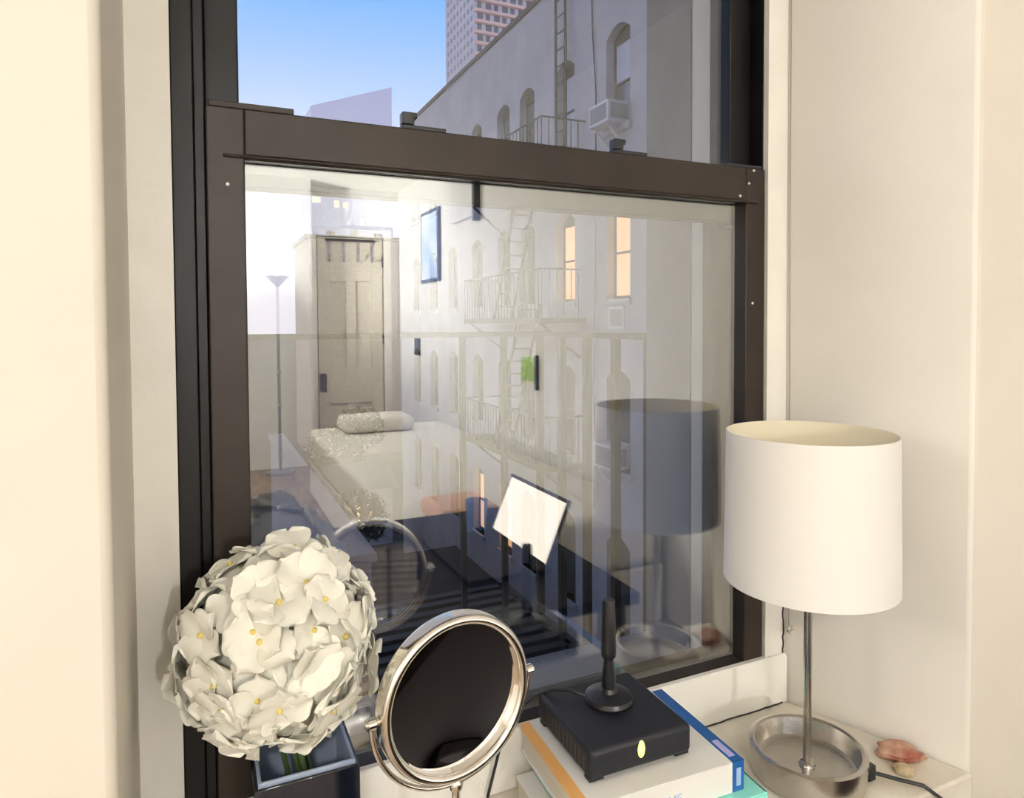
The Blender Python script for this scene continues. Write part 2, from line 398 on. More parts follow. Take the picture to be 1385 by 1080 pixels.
def petal_mesh(r):
    mb = MB()
    for q in range(4):
        a0 = q*PI/2+r.uniform(-.15, .15); L = r.uniform(.028, .034); W = r.uniform(.0175, .0205); cup = r.uniform(.002, .010); tw = r.uniform(-.25, .25)
        nu, nv = 10, 8; vs = []; top = []
        for layer in (0, 1):
            for i in range(nu+1):
                u = i/nu; w = W*max(0, 1-(abs(u-.60)/(.62 if u < .6 else .405))**2.2)**.5
                w = max(w, .0022)
                for jn in range(nv+1):
                    v = 2*jn/nv-1
                    x = .002+L*u*(1-.12*v*v*u); y = w*v
                    z = cup*u*(1.6-1.5*u)+.004*v*v*u-.0018*math.cos(v*4+q)*u + tw*y*u
                    z += (-.0008 if layer else 0)
                    vs.append((x*math.cos(a0)-y*math.sin(a0), x*math.sin(a0)+y*math.cos(a0), z))
        n1 = (nu+1)*(nv+1); fs = []
        for i in range(nu):
            for jn in range(nv):
                a = i*(nv+1)+jn; b = a+nv+1
                fs += [(a, b, b+1, a+1), (n1+a, n1+a+1, n1+b+1, n1+b)]
        ed = [i*(nv+1) for i in range(nu+1)]+[nu*(nv+1)+jn for jn in range(1, nv+1)]+[i*(nv+1)+nv for i in range(nu-1, -1, -1)]
        for a, b in zip(ed, ed[1:]): fs.append((a, n1+a, n1+b, b))
        mb.mi = 0; mb.add(vs, fs)
    mb.mi = 1; mb.lathe([(.0026, -.001), (.0030, .002), (.0018, .004), (.0004, .0046)], n=10)
    return mb
rr = random.Random(4); protos = []
for q in range(7):
    o = petal_mesh(rr).build('floret', [M['petal'], M['pollen']], fl, world=False, ang=80); protos.append(o)
NF = 98
for q in range(NF):
    z = 1-2*(q+.5)/NF; ph = q*2.399963+rr.uniform(-.2, .2); s = math.sqrt(1-z*z)
    d = Vector((s*math.cos(ph), s*math.sin(ph), z))
    d = (d+Vector((rr.uniform(-.16, .16), rr.uniform(-.16, .16), rr.uniform(-.16, .16)))).normalized()
    nrm = (d+Vector((rr.uniform(-.35, .35), rr.uniform(-.35, .35), rr.uniform(-.35, .35)))).normalized()
    p = FC+d*(FR*rr.uniform(.88, 1.06))
    o = protos[q] if q < 7 else protos[q % 7].copy()
    if q >= 7: COL.objects.link(o); o.parent = fl
    e = nrm.to_track_quat('Z', 'Y').to_matrix().to_4x4() @ Matrix.Rotation(rr.uniform(0, 6.28), 4, 'Z') @ Matrix.Scale(rr.uniform(.92, 1.16), 4)
    o.matrix_local = Matrix.Translation(p-Vector(fl.location)) @ e
core = MB(); core.lathe([(.001, -.078), (.045, -.062), (.072, -.03), (.078, 0), (.072, .03), (.045, .062), (.001, .078)], FC, 28)
core.build('inner_blossom', M['petal'], fl)
stm = MB()
for a, b in ((.0, 0), (.012, .01), (-.012, .006), (.006, -.012)):
    stm.tube([(.099+a*2, -.083+b*2, ZS+.012), (.096+a, -.084+b, .86), (FC.x+a, FC.y+b, FC.z-.06)], .003, 8)
stm.build('stem', M['leaf'], fl)

# ------------------------------------------------------------------ stack of books, router, antenna
def book(name, cx, cy, z0, w, d, h, rz, cover, label, spine=None, strip=None):
    b = empty(name, (cx, cy, z0), rz); tag(b, label, 'book', 'books stacked on the sill')
    MB().box(-w/2+.003, w/2-.004, -d/2+.003, d/2-.003, .0025, h-.0025).build('page_block', M['pages'], b, world=False)
    MB().box(-w/2, w/2, -d/2, d/2, 0, .0024).box(-w/2, w/2, -d/2, d/2, h-.0024, h).build('cover', cover, b, world=False, bevel=.0006)
    MB().box(w/2-.0035, w/2+.0005, -d/2, d/2, 0, h).build('spine', spine or cover, b, world=False, bevel=.001)
    return b
book('book', .520, -.142, ZS+.0005, .27, .20, .037, math.radians(-2), M['paper'], 'cream paperback at the bottom of the book stack')
b2 = book('book', .527, -.150, ZS+.038, .235, .185, .036, math.radians(-3), M['turq'], 'turquoise book in the middle of the stack', strip=None)
MB().box(-.0975, .1175, -.0933, -.0918, .002, .034).build('end_panel', M['turq'], b2, world=False)
MB().lathe([(.0052, 0), (.0052, .001), (.002, .0014)], n=16).build('printed_dot', M['black_plastic'], b2, world=False)
o = COL.objects[-1]; o.rotation_euler = (PI/2, 0, 0); o.location = (.090, -.0933, .022); o['label'] = 'black dot on the turquoise edge'
b1 = book('book', .504, -.139, ZS+.0745, .228, .178, .0385, math.radians(-2.5), M['paper'], 'white book with blue spine and orange edge under the black box', spine=M['blue'])
w, d, h = .228, .178, .0385
MB().box(-w/2-.0002, -w/2+.012, -d/2, d/2, h, h+.0006).box(-w/2-.0008, -w/2, -d/2, d/2, h-.006, h+.0006).build('orange_edge', M['orange'], b1, world=False)
MB().box(w/2-.017, w/2+.0008, -d/2-.0004, d/2, h, h+.0007).box(w/2-.0165, w/2+.0008, -d/2-.0009, -d/2, 0.001, h+.0007).build('blue_band', M['blue'], b1, world=False)
MB().box(w/2-.011, w/2-.004, -d/2-.0013, -d/2-.0008, .008, h-.008).build('spine_panel', M['bluel'], b1, world=False)
MB().box(w/2-.013, w/2-.004, -d/2+.01, -d/2+.045, h+.0007, h+.0011).build('cover_panel', M['violet'], b1, world=False)
MB().box(w/2-.021, w/2-.017, -d/2, d/2, h, h+.0008).build('white_line', M['paper'], b1, world=False)
fp = MB(); fp.box(-w/2+.012, w/2-.017, -d/2-.0008, -d/2+.0004, .001, h-.0005); fp.build('front_panel', M['paper'], b1, world=False)
def text(body, parent, loc, rot, size, m, name):
    cu = bpy.data.curves.new(name, 'FONT'); cu.body = body; cu.size = size; cu.extrude = .0001; cu.align_x = 'CENTER'
    o = bpy.data.objects.new(name, cu); COL.objects.link(o); o.data.materials.append(m)
    o.parent = parent; o.location = loc; o.rotation_euler = rot
    dg = bpy.context.evaluated_depsgraph_get(); me = bpy.data.meshes.new_from_object(o.evaluated_get(dg))
    p = bpy.data.objects.new(name, me); COL.objects.link(p); p.parent = parent; p.location = loc; p.rotation_euler = rot
    bpy.data.objects.remove(o); return p
text('OME', b1, (.005, -d/2-.001, .010), (PI/2, 0, 0), .016, M['bluel'], 'cover_lettering')

rt = empty('router', (.488, -.126, .8205), math.radians(-1.5)); tag(rt, 'flat black network box with a glowing yellow light on the books', 'router')
rb_ = MB().box(-.0735, .0735, -.073, .073, .004, .040)
rb_.build('case', M['black_matte'], rt, world=False, bevel=.006, seg=3)
for sx in (-1, 1):
    for sy in (-1, 1): MB().box(sx*.062-.010, sx*.062+.010, sy*.062-.006, sy*.062+.006, 0, .0045).build('foot', M['black_plastic'], rt, world=False)
for q in range(12): MB().box(-.0738, -.0722, -.060+q*.0105, -.055+q*.0105, .010, .030).build('vent_slot', M['black_plastic'], rt, world=False)
MB().lathe([(.0055, 0), (.0046, .0012), (.001, .0018)], n=16, sy=2.0).build('indicator_light', M['led'], rt, world=False)
o = COL.objects[-1]; o.rotation_euler = (PI/2, 0, 0); o.location = (-.002, -.0725, .026); o['label'] = 'glowing yellow indicator'
ant = empty('antenna', (.494, -.110, .8607)); tag(ant, 'black stubby aerial on a round foot standing on the black box', 'antenna')
MB().lathe([(.031, 0), (.033, .003), (.031, .008), (.024, .011), (.012, .013), (.0095, .018)], n=48).build('foot', M['black_plastic'], ant, world=False)
MB().lathe([(.0085, .014), (.0092, .03), (.0062, .056), (.0062, .058)], n=24).build('mast', M['black_plastic'], ant, world=False)
MB().lathe([(.0062, .056), (.0096, .060), (.0102, .066), (.0085, .134), (.0078, .137), (.0, .1375)], n=24).build('aerial', M['black_plastic'], ant, world=False)
MB().tube([(-.028, .012, .006), (-.045, .025, .012), (-.062, .045, .006), (-.080, .060, -.005), (-.10, .075, -.03), (-.12, .085, -.07), (-.14, .09, -.1495)], .0022, 8).build('cable', M['black_plastic'], ant, world=False)

# ------------------------------------------------------------------ fire escape outside the window
fe = empty('fire_escape', (.3, .6, .45)); tag(fe, 'black iron fire escape balcony right outside the window', 'fire escape')
zp = .42
for q in range(17):
    y = .30+q*.062
    MB().box(-1.5, .99, y, y+.032, zp-.012, zp).build('slat', M['iron'], fe, smooth=False)
MB().box(-1.5, 1.0, .27, .295, zp-.06, zp).box(-1.5, 1.0, 1.35, 1.38, zp-.06, zp).box(.975, 1.01, .27, 1.38, zp-.06, zp).build('frame', M['iron'], fe)
zr = 1.335
MB().box(.99, 1.015, .24, 1.13, zr-.010, zr+.006).box(-1.5, 1.015, 1.10, 1.13, zr-.010, zr+.006).build('top_rail', M['iron'], fe)
for q in range(6):
    y = .352+q*.147
    MB().box(.992, 1.012, y-.010, y+.010, zp, zr).build('baluster', M['iron'], fe)
for x in (.886, .745):
    MB().box(x-.008, x+.008, 1.104, 1.122, zp, zr).build('baluster', M['iron'], fe)
MB().tube([(1.0, .25, zr), (1.0, .22, zr-.05), (1.0, .215, zr-.12), (1.0, .225, zp-.05)], .012, 8).build('end_bracket', M['iron'], fe)

# ------------------------------------------------------------------ white apartment house across the yard
X = 6.5; YN, YF = 7.94, 22.6; ZR = 7.95; ZG = -7.5
hs = empty('apartment_house', (X, 14, ZG)); tag(hs, 'white painted apartment house with arched windows across the yard', 'building')
WC = [8.95, 10.77, 12.45, 13.70, 15.38, 17.2, 18.95, 20.7]; HW = .36; ROWS = [6.38, 3.48, .55, -2.32]; WH = 1.72
wl = MB()
edges = [YN]
for c in WC: edges += [c-HW, c+HW]
edges.append(YF)
for q in range(0, len(edges), 2): wl.box(X, X+.3, edges[q], edges[q+1], ZG, ZR)
def arch(c, zt): return [(c-HW+2*HW*i/10, zt-.17*(2*i/10-1)**2) for i in range(11)]
for c in WC:
    up = ZR
    for zt in ROWS:
        wl.prism([(c-HW, up), (c+HW, up)]+arch(c, zt)[::-1], 'x', X, X+.3); up = zt-WH
    wl.box(X, X+.3, c-HW, c+HW, ZG, up)
wl.box(X+.9, X+1.0, YN+.3, YF, ZG, ZR-.1)
wl.build('front_wall', M['facade'], hs, smooth=False)
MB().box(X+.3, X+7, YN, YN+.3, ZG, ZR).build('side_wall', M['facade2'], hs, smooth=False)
MB().box(X-.05, X+.35, YN-.04, YF, ZR, ZR+.10).box(X-.05, X+7, YN-.04, YN+.34, ZR, ZR+.10).build('roof_edge', M['coping'], hs)
MB().box(X+.3, X+7, YN+.3, YF, ZR-.25, ZR-.1).build('roof', M['coping'], hs)
LIT = {(0, 1), (1, 1), (3, 3), (4, 3)}
for ci, c in enumerate(WC):
    for ri, zt in enumerate(ROWS):
        z0 = zt-WH
        lit = (ci, ri) in LIT
        f = MB(); xf = X+.16
        f.box(xf, xf+.06, c-HW, c-HW+.05, z0, zt); f.box(xf, xf+.06, c+HW-.05, c+HW, z0, zt)
        f.box(xf, xf+.06, c-HW, c+HW, zt-.25, zt); f.box(xf, xf+.06, c-HW, c+HW, z0, z0+.06); f.box(xf, xf+.05, c-HW, c+HW, z0+.78, z0+.82)
        fo = f.build('window', M['reveal_dark'], hs, smooth=False)
        m = M['panelit'] if lit else (M['curtain'] if (ci, ri) in {(1, 0)} else M['pane'])
        p = MB()
        if (ci, ri) == (0, 0):
            MB().box(xf+.02, xf+.04, c-HW+.05, c+HW-.05, z0+.80, zt-.25).build('blind', M['curtain'], fo, smooth=False)
            p.box(xf+.02, xf+.04, c-HW+.05, c+HW-.05, z0+.06, z0+.80)
        else: p.box(xf+.02, xf+.04, c-HW+.05, c+HW-.05, z0+.06, zt-.25)
        p.build('pane', m, fo, smooth=False)
        MB().box(X-.06, X+.16, c-HW-.06, c+HW+.06, z0-.11, z0).build('sill_ledge', M['facade'], fo, smooth=False)
MB().tube([(7.16, YN-.07, ZR), (7.16, YN-.07, 3.0), (7.22, YN-.07, 1.2), (7.22, YN-.07, ZG)], .06, 8).build('drainpipe', M['coping'], hs)
cabl = [(X-.03, 9.75, ZR), (X-.03, 9.72, 6.6), (X-.03, 9.60, 5.4), (X-.03, 9.62, 3.0), (X-.03, 9.66, .6), (X-.03, 9.66, -2)]
MB().tube(cabl, .012, 6).build('wall_cable', M['iron_far'], hs)

def ac(y, z, xo, wy, hz, dx, label):
    a = empty('air_conditioner', (X-xo, y, z)); tag(a, label, 'air conditioner', 'air conditioners on the white house')
    MB().box(0, dx, -wy/2, wy/2, 0, hz).build('casing', M['acwhite'], a, world=False, bevel=.012)
    g = MB(); g.box(-.006, 0, -wy/2+.05, wy/2-.05, .05, hz-.05); g.build('grille', M['acgrille'], a, world=False)
    MB().box(.05, dx-.16, -wy/2-.006, -wy/2, .06, hz-.06).build('side_vent', M['acgrille'], a, world=False)
    return a
a1 = ac(9.0, 4.66, .36, .60, .36, .54, 'white air conditioner jutting from the top floor window nearest the corner')
MB().cyl((.05, -.2, -.02), (.36, -.2, -.32), .02, n=8).cyl((.05, .2, -.02), (.36, .2, -.32), .02, n=8).build('bracket', M['acwhite'], a1, world=False)
ac(8.97, 1.24, .03, .46, .40, .2, 'square grey grilled air conditioner set in the wall under the orange window')
a3 = ac(8.97, -1.12, .30, .56, .42, .45, 'white air conditioner in the window foot two floors under the topmost one')
MB().cyl((.02, -.15, -.02), (.3, -.15, -.30), .02, n=8).cyl((.02, .15, -.02), (.3, .15, -.30), .02, n=8).build('bracket', M['acwhite'], a3, world=False)

# the iron fire escape on that house
fh = empty('fire_escape', (X-.5, 11.5, ZG)); tag(fh, 'grey iron fire escape with ladders on the white house opposite', 'fire escape')
YA, YBX = 10.02, 13.9
for zpl in (4.15, 1.45, -1.25):
    p = MB().box(X-.9, X, YA, YBX, zpl-.05, zpl-.02)
    p.box(X-.92, X-.86, YA, YBX, zpl-.10, zpl).box(X-.92, X, YA-.02, YA+.04, zpl-.10, zpl).box(X-.92, X, YBX-.04, YBX+.02, zpl-.10, zpl)
    p.build('platform', M['iron_far'], fh)
    r = MB()
    zt = zpl+.88
    r.tube([(X, YA, zt), (X-.9, YA, zt), (X-.9, YBX, zt), (X, YBX, zt)], .018, 6)
    for q in range(1, 6): r.cyl((X-.9+.9*q/6, YA, zpl), (X-.9+.9*q/6, YA, zt), .010, n=5)
    for q in range(0, 27): r.cyl((X-.9, YA+(YBX-YA)*q/26, zpl), (X-.9, YA+(YBX-YA)*q/26, zt), .010, n=5)
    r.build('railing', M['iron_far'], fh)
    br = MB()
    for y in (YA+.2, YBX-.2): br.cyl((X-.85, y, zpl-.08), (X, y, zpl-.75), .025, n=6)
    br.build('bracket', M['iron_far'], fh)
for z0, z1 in ((1.45, 4.15), (-1.25, 1.45)):
    l = MB(); ya, yb = 12.6, 11.25
    for x in (X-.72, X-.30): l.cyl((x, ya, z0), (x, yb, z1+.3), .028, n=6)
    for q in range(1, 12):
        t_ = q/11.5; l.cyl((X-.72, ya+(yb-ya)*t_, z0+(z1+.3-z0)*t_), (X-.30, ya+(yb-ya)*t_, z0+(z1+.3-z0)*t_), .018, n=5)
    l.build('stair_ladder', M['iron_far'], fh)
l = MB()
for y in (10.50, 10.88): l.cyl((X-.14, y, 4.15), (X-.14, y, ZR+.7), .028, n=6)
for q in range(13): l.cyl((X-.14, 10.50, 4.4+q*.31), (X-.14, 10.88, 4.4+q*.31), .014, n=5)
l.build('roof_ladder', M['iron_far'], fh)

# ------------------------------------------------------------------ far buildings and yard
tw = empty('residential_tower', (78, 190, ZG)); tag(tw, 'tall apartment tower with pink curved balconies behind the white house', 'building')
TX, TY = 71.5, 179
MB().box(TX, TX+34, TY, TY+24, ZG, 128).build('shaft', M['tower'], tw, smooth=False)
for q in range(26):
    z = 52+q*3.0
    b = MB(); pl = [(TX-.8+.8*math.cos(a)*-1+.0, TY-1.2+1.2*math.sin(a)) for a in [0]]
    pl = [(TX+1.0, TY)]+[(TX+1.4+1.6*math.cos(a), TY-.1+1.0*math.sin(a)) for a in [PI+PI/2*i/6 for i in range(7)]]+[(TX+34, TY-1.1), (TX+34, TY)]
    b.prism(pl, 'z', z, z+.8); b.build('balcony', M['tower_pink'], tw, smooth=False)
for q in range(26):
    z = 52+q*3.0+1.0; r = random.Random(q)
    b = MB()
    for c in range(13):
        x0 = TX+.9+c*2.55
        b.box(x0, x0+(1.75 if (c+q) % 2 else 1.3), TY-.12, TY, z-.2, z+1.95)
    b.build('window_row', M['tower_win'], tw, smooth=False)
    b = MB()
    for c in range(8): b.box(TX-.1, TX, TY+1.4+c*2.8, TY+2.5+c*2.8, z+.2, z+1.5)
    b.build('side_window_row', M['acgrille'], tw, smooth=False)
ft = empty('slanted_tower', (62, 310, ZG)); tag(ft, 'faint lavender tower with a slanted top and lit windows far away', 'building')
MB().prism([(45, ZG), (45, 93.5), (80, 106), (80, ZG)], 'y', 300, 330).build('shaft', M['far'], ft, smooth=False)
for x, z, w_, h_ in ((40.8, 53, 3.2, 2.2), (44.6, 53, 2, 2.2), (54.4, 51.5, 1.9, 2.6), (58.2, 51.3, 1.9, 2.2), (65.4, 44.4, 1.6, 2.2), (69.4, 44.4, 2.2, 2.6)):
    MB().box(max(x, 45.2), max(x, 45.2)+w_, 299.8, 300, z, z+h_).build('lit_window', M['warmwin'], ft, smooth=False)
rh = empty('row_house', (10, 47, ZG)); tag(rh, 'low reddish brick house at the end of the yard', 'building')
MB().box(6.6, 14.5, 45, 52, ZG, 6.9).build('walls', M['brick'], rh, smooth=False)
MB().box(6.4, 14.7, 44.8, 52.2, 6.9, 7.15).build('parapet', M['coping'], rh)
for q in range(3): MB().cyl((8.2+q*1.6, 46, 7.15), (8.2+q*1.6, 46, 7.5+.15*(q % 2)), .28, n=10).build('chimney_pot', M['coping'], rh)
tag(MB().box(-60, 120, 2.0, 400, ZG-.3, ZG).build('ground', M['ground'], smooth=False), 'dim paved yard floor far under the window', 'ground', kind='structure')
gw = empty('garden_wall', (2.1, 15, ZG)); tag(gw, 'long pale yard wall running away from the window', 'wall')
MB().box(1.95, 2.25, 9.0, 21, ZG, -2.12).build('wall_body', M['concrete'], gw, smooth=False)
MB().box(1.88, 2.32, 8.95, 21.05, -2.12, -2.0).build('coping', M['concrete'], gw)
sd = empty('garden_shed', (4.2, 24, ZG)); tag(sd, 'low pale shed in the yard beside the tree', 'shed')
MB().box(4.6, 7.0, 26, 29, ZG, ZG+2.3).build('walls', M['concrete'], sd, smooth=False)
MB().prism([(25.7, ZG+2.3), (27.5, ZG+3.1), (29.3, ZG+2.3)], 'x', 4.4, 7.2).build('roof', M['coping'], sd, smooth=False)
MB().box(5.4, 6.2, 25.95, 26, ZG+.6, ZG+1.7).build('lit_window', M['warmwin'], sd, smooth=False)
def tree(x, y, h, cr, seed, label):
    t_ = empty('tree', (x, y, ZG)); tag(t_, label, 'tree', 'trees in the yard')
    r = random.Random(seed)
    tk = MB().tube([(x, y, ZG), (x+.1, y, ZG+h*.4), (x-.05, y+.1, ZG+h*.8)], .11, 8)
    for q in range(6):
        a = r.uniform(0, 6.28); tk.tube([(x+.05, y, ZG+h*(.35+.06*q)), (x+cr*.6*math.cos(a), y+cr*.6*math.sin(a), ZG+h*(.5+.07*q))], .04, 6)
    tk.build('trunk', M['bark'], t_)
    lf = MB()
    for q in range(900):
        d = Vector((r.gauss(0, 1), r.gauss(0, 1), r.gauss(0, 1))).normalized()*cr*r.uniform(.3, 1)**.6
        c = Vector((x, y, ZG+h*.72))+Vector((d.x, d.y, d.z*.85)); s = r.uniform(.10, .22)
        u = Vector((r.gauss(0, 1), r.gauss(0, 1), r.gauss(0, 1))).normalized(); w = u.cross(Vector((.3, .2, 1))).normalized(); nn = u.cross(w)*.01
        lf.add([c-u*s, c+w*s*.5, c+u*s, c-w*s*.5, c+nn*3], [(0, 1, 4), (1, 2, 4), (2, 3, 4), (3, 0, 4), (3, 2, 1, 0)])
    lf.build('foliage', M['foliage'], t_, smooth=False)
tree(4.6, 21.5, 3.4, 1.1, 1, 'dark bushy yard tree nearest the pale wall')
tree(6.0, 33, 3.6, 1.5, 2, 'dark yard tree growing in front of the brick house')
tree(8.3, 38, 4.0, 1.5, 5, 'yard tree half hidden behind the far end of the white house')

M['tar'] = mat('black_tar_roof', (.022, .022, .030), .8, noise=.3, nscale=2)
M['fence'] = mat('brown_fence_boards', (.22, .15, .12), .85, col2=(.12, .08, .065), nscale=5, stretch=(3, 3, .2))
M['own'] = mat('own_house_brick', (.30, .30, .33), .9, noise=.2, nscale=6)
ow = MB().box(-14, -.069, .25, .40, ZG, 10).box(.923, 14, .25, .40, ZG, 10).box(-.069, .923, .25, .40, ZG, .66).box(-.069, .923, .25, .40, 2.42, 10)
ow.box(-14, 14, -7, .25, 9.8, 10)
struct('wall_outside', ow, M['own'], 'grey outside of the house around the window', smooth=False)
ex = empty('yard_extension', (4.4, 13, ZG)); tag(ex, 'low extension with a flat black roof at the foot of the white house', 'building')
MB().box(2.45, X-.02, 8.6, 17.0, ZG, -5.1).build('walls', M['concrete'], ex, smooth=False)
MB().box(2.35, X-.02, 8.5, 17.1, -5.1, -4.9).build('flat_roof', M['tar'], ex, smooth=False)
fn = empty('board_fence', (8.2, 7.6, ZG)); tag(fn, 'brown board fence at the corner of the white house low in the view', 'fence')
fb = MB()
for q in range(22): fb.box(6.55+q*.16, 6.55+q*.16+.145, 7.62, 7.65, ZG+.01, -2.08+.03*(q % 3))
fb.build('boards', M['fence'], fn, smooth=False)
MB().box(6.5, 10.1, 7.65, 7.71, -2.6, -2.45).box(6.5, 10.1, 7.65, 7.71, -6.2, -6.05).build('rail', M['fence'], fn, smooth=False)

# ------------------------------------------------------------------ the room mirrored in the glass
d1 = empty('door_1', (1.43, YB, 0)); tag(d1, 'beige panelled door mirrored in the window glass', 'door', kind='structure')
DX0, DX1, DZ = 1.10, 1.76, 2.24; yd = YB+.045
dm = MB().box(DX0, DX1, YB+.002, yd-.022, .01, DZ)
cols = [(DX0, DX0+.12), (DX1-.12, DX1)]
for a, b in cols: dm.box(a, b, yd-.022, yd, .01, DZ)
for a, b in ((.01, .20), (.55, .91), (1.80, DZ)): dm.box(DX0+.12, DX1-.12, yd-.022, yd, a, b)
for a, b in ((.20, .55), (.91, 1.80)): dm.box(DX0+.28, DX0+.38, yd-.022, yd, a, b)
do = dm.build('door_leaf', M['door'], d1, bevel=.003)
MB().box(DX0-.09, DX0-.01, YB, YB+.06, 0, DZ+.09).box(DX1+.01, DX1+.09, YB, YB+.06, 0, DZ+.09).box(DX0-.01, DX1+.01, YB, YB+.06, DZ+.01, DZ+.09).build('door_frame', M['white'], d1, bevel=.003)
MB().box(DX0+.012, DX0+.072, yd, yd+.03, .68, .86).build('door_lock', M['black_plastic'], do, bevel=.004)
for z in (.3, 1.15, 1.95): MB().cyl((DX1+.004, yd+.004, z), (DX1+.004, yd+.004, z+.10), .010, n=8).build('hinge', M['black_plastic'], d1)
hk = empty('hook_rack', (1.42, yd, 2.2)); tag(hk, 'row of dark hooks hanging over the top of the door', 'hooks')
MB().box(DX0+.08, DX1-.08, yd+.001, yd+.012, 2.20, 2.225).build('bar', M['black_plastic'], hk)
for q in range(4):
    x = DX0+.10+q*.145
    MB().box(x, x+.03, yd+.001, yd+.008, 2.0, 2.22).tube([(x+.015, yd+.008, 2.0), (x+.015, yd+.05, 2.01), (x+.015, yd+.06, 2.06)], .009, 6).build('hook', M['steel'], hk)
tl = empty('floor_lamp', (.663, -5.62, 0)); tag(tl, 'tall grey uplighter floor lamp mirrored in the glass', 'lamp')
LXf, LYf = .663, -5.62
MB().lathe([(.13, 0), (.13, .02), (.03, .03)], (LXf, LYf, 0), 32).build('base', M['steel'], tl)
MB().cyl((LXf, LYf, .03), (LXf, LYf, 1.70), .014, n=12).build('pole', M['steel'], tl)
for z in (.62, .92): MB().cyl((LXf, LYf, z), (LXf, LYf, z+.022), .026, n=14).build('collar', M['chrome'], tl)
MB().lathe([(.012, 0), (.03, .02), (.11, .10), (.105, .10), (.028, .027), (.0, .024)], (LXf, LYf, 1.70), 32, caps=False).build('bowl', M['steel'], tl)
MB().lathe([(.0, .05), (.055, .055), (.075, .085), (.0, .095)], (LXf, LYf, 1.70), 24).build('lamp_glass', M['lamp_glow'], tl)
def light(name, kind, loc, energy, col, size=.3, rot=(0, 0, 0), parent=None):
    ld = bpy.data.lights.new(name, kind); ld.energy = energy; ld.color = col
    if kind == 'AREA': ld.shape = 'DISK'; ld.size = size
    else: ld.shadow_soft_size = size
    o = bpy.data.objects.new(name, ld); COL.objects.link(o); o.location = loc; o.rotation_euler = rot
    if parent: o.parent = parent; o.location = Vector(loc)-Vector(parent.location)
    return o
TORCH = 190; CEILW = 62
light('torch_light', 'POINT', (LXf, LYf, 1.87), TORCH, (1, .98, .95), .06, parent=tl)
cl = empty('ceiling_lamp', (-.75, -3.1, CEIL)); tag(cl, 'round white ceiling lamp of the room', 'lamp')
MB().lathe([(.17, -.02), (.17, 0)], (-.75, -3.1, CEIL), 32).build('plate', M['white'], cl)
MB().lathe([(.02, -.085), (.10, -.075), (.15, -.045), (.16, -.02)], (-.75, -3.1, CEIL), 32).build('lamp_glass', M['ceil_glow'], cl)
light('ceiling_light', 'AREA', (-.75, -3.1, CEIL-.10), CEILW, (1, .94, .85), .45, parent=cl)
wlp = empty('wall_lamp', (XL, -.50, 1.85)); tag(wlp, 'white globe wall lamp on the side wall left of the window', 'lamp')  # unseen lamp added to light the right reveal more than the front wall
MB().cyl((XL, -.50, 1.85), (XL+.02, -.50, 1.85), .06, n=24).cyl((XL+.02, -.50, 1.85), (XL+.10, -.50, 1.85), .01, n=10).build('wall_plate', M['brushed'], wlp)
MB().cyl((XL+.10, -.50, 1.80), (XL+.10, -.50, 1.86), .035, .04, n=24).build('lamp_glass', M['ceil_glow'], wlp)
light('wall_lamp_light', 'POINT', (XL+.10, -.50, 1.93), 42, (1, .95, .86), .30, parent=wlp)

pf = empty('framed_picture', (XR, -5.06, 2.05)); tag(pf, 'tall blue picture in a thin frame mirrored in the glass', 'picture')
MB().box(XR-.025, XR, -5.33, -4.82, 1.74, 2.39).build('frame', M['pic_frame'], pf)
MB().box(XR-.028, XR-.025, -5.30, -4.85, 1.77, 2.36).build('print', M['picture'], pf)
cb = empty('wall_cabinet', (XR, -4.2, 2.18)); tag(cb, 'white cabinet high on the side wall mirrored in the glass', 'cabinet')
MB().box(XR-.05, XR, -4.43, -3.94, 2.18, CEIL).build('body', M['acwhite'], cb)
MB().box(XR-.052, XR, -3.94, -3.90, 2.14, CEIL).build('side_panel', M['black_plastic'], cb)  # black strip stands in for the cabinet's side in shade
nt_ = empty('green_card', (XR, -3.1, 1.07)); tag(nt_, 'small green card in a dark frame mirrored in the glass', 'card')
MB().box(XR-.012, XR, -3.17, -2.955, .99, 1.145).build('card', M['note'], nt_)
MB().box(XR-.02, XR, -2.955, -2.93, .94, 1.16).build('edge', M['black_plastic'], nt_)  # dark strip along one side of the card
sw = MB().box(XR-.02, XR, -5.60, -5.45, 1.06, 1.22).build('wall_switch', M['black_plastic'], bevel=.004); tag(sw, 'black switch box on the mirrored white side wall', 'switch')

# desk, laptop, glass, stool
dk = empty('desk', (.85, -1.1, 0)); tag(dk, 'black desk that shows as a dark shape in the glass', 'desk')
MB().box(.30, .97, -1.32, -.46, .68, .71).build('desk_top', M['desk'], dk, bevel=.004)
for x in (.35, .92):
    for y in (-1.27, -.51): MB().box(x-.025, x+.025, y-.025, y+.025, 0, .68).build('leg', M['black_plastic'], dk)
rg_ = MB().box(.985, 1.90, -1.55, -.30, .0005, .012).build('rug', M['rug'], bevel=.004); tag(rg_, 'dark maroon rug on the floor beside the desk', 'rug')  # added so the makeup mirror and the pane reflect something dark here
lp = empty('laptop', (.82, -.86, .7105)); tag(lp, 'open laptop with a glowing white screen mirrored in the glass', 'laptop')
MB().box(.60, .835, -1.045, -.665, .7105, .724).build('keyboard_base', M['desk'], lp, bevel=.002)
SB, ST = Vector((.828, 0, .728)), Vector((.893, 0, .882))
dirv = (ST-SB).normalized(); nv_ = Vector((dirv.z, 0, -dirv.x))
def slab(a, b, y0, y1, off, th):
    ps = [a-dirv*0+nv_*off, b+nv_*off, b+nv_*(off+th), a+nv_*(off+th)]
    return MB().prism([(p.x, p.z) for p in ps], 'y', y0, y1)
lid = slab(SB-dirv*.006, ST+dirv*.010, -1.050, -.678, 0, .006).build('lid', M['black_plastic'], lp)
slab(SB, ST, -1.040, -.688, -.0012, .001).build('screen', M['screen'], lid, smooth=False)
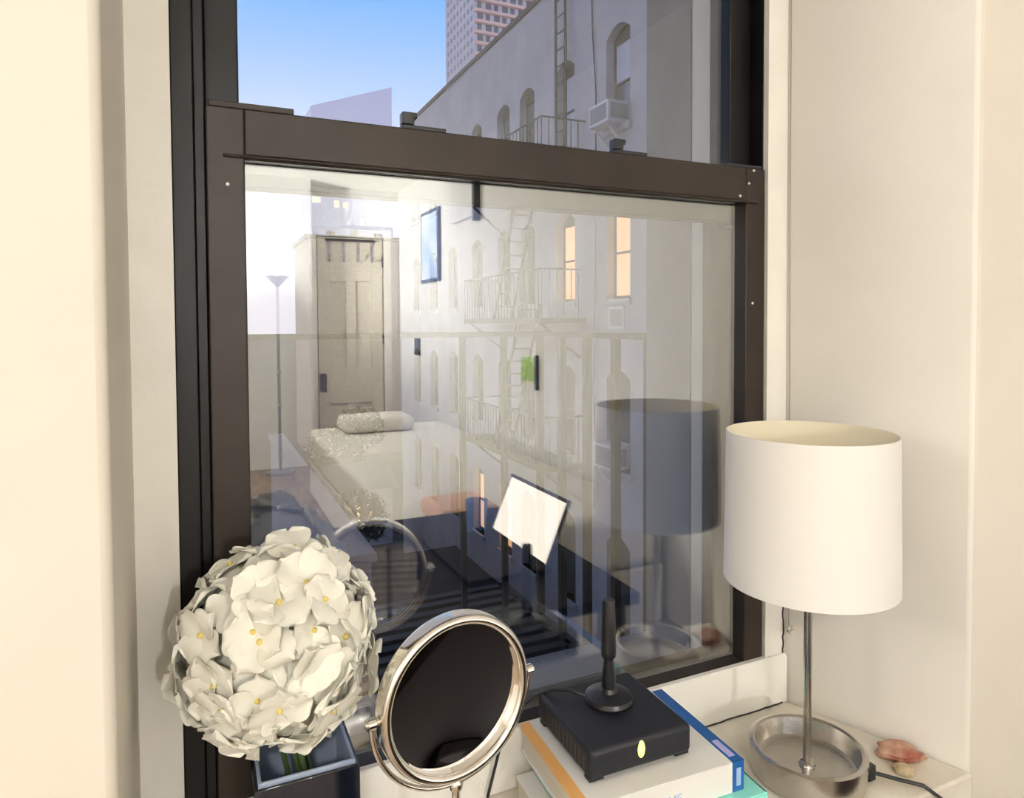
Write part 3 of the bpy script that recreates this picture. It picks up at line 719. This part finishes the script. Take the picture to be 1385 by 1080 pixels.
gl_ = MB().lathe([(.030, 0), (.036, .10), (.034, .10), (.028, .004), (.0, .004)], (.79, -1.085, .7105), 24).build('drinking_glass', M['blueglass']); tag(gl_, 'blue drinking glass on the desk mirrored left of the screen', 'glass')
bd = empty('bed', (1.4, -3.0, 0)); tag(bd, 'low bed with cream bedding mirrored faintly in the glass', 'bed')
MB().box(.80, XR-.03, -4.75, -1.62, .0, .26).build('bed_base', M['white'], bd, bevel=.01)
MB().box(.79, XR-.03, -4.76, -1.61, .26, .52).build('mattress', M['bed'], bd, bevel=.05, seg=4)
for y in (-4.5,): MB().box(1.0, 1.55, y-.18, y+.2, .52, .64).build('pillow', M['bed'], bd, bevel=.05, seg=4)
cu = empty('cushion', (1.02, -1.86, .52)); tag(cu, 'peach cushion on the end of the bed mirrored in the glass', 'cushion')
MB().box(.88, 1.16, -2.02, -1.72, .521, .60).build('cover', M['peach'], cu, bevel=.035, seg=4)

# ------------------------------------------------------------------ sky
w = bpy.data.worlds.new('dusk_sky'); SC.world = w; w.use_nodes = True
N = w.node_tree.nodes; L = w.node_tree.links; bg = N['Background']
tc = N.new('ShaderNodeTexCoord'); sx = N.new('ShaderNodeSeparateXYZ'); rp = N.new('ShaderNodeValToRGB')
L.new(tc.outputs['Generated'], sx.inputs[0]); L.new(sx.outputs['Z'], rp.inputs['Fac']); L.new(rp.outputs['Color'], bg.inputs['Color'])
cr = rp.color_ramp; cr.elements[0].position = 0; cr.elements[0].color = (.85, .80, .98, 1); cr.elements[1].position = 1; cr.elements[1].color = (.26, .28, .42, 1)
for p, c in ((.20, (.86, .83, 1.08)), (.31, (.48, .70, 1.15)), (.43, (.16, .52, 1.15)), (.58, (.30, .32, .46))):
    e = cr.elements.new(p); e.color = (*c, 1)
bg.inputs['Strength'].default_value = .92

# ------------------------------------------------------------------ camera
f_, px_, py_ = 925.0, 692.5, 465.0
yaw, pit, rol = math.radians(24.66), math.radians(-1.78), math.radians(-.30)
fw = Vector((math.sin(yaw)*math.cos(pit), math.cos(yaw)*math.cos(pit), math.sin(pit)))
rg = Vector((math.cos(yaw), -math.sin(yaw), 0)); up = rg.cross(fw)
r2 = rg*math.cos(rol)+up*math.sin(rol); u2 = -rg*math.sin(rol)+up*math.cos(rol)
cd = bpy.data.cameras.new('camera'); cam = bpy.data.objects.new('camera', cd); COL.objects.link(cam)
cam.matrix_world = Matrix(((r2.x, u2.x, -fw.x, 0), (r2.y, u2.y, -fw.y, -.88), (r2.z, u2.z, -fw.z, 1.37), (0, 0, 0, 1)))
cd.sensor_width = 36; cd.sensor_fit = 'HORIZONTAL'; cd.lens = f_/1385*36
cd.shift_y = -(540-py_)/1385; cd.clip_start = .01; cd.clip_end = 2000
SC.camera = cam
SC.view_settings.view_transform = 'Standard'; SC.view_settings.look = 'None'; SC.view_settings.gamma = 1
SC.view_settings.use_curve_mapping = False; SC.view_settings.exposure = 0.10
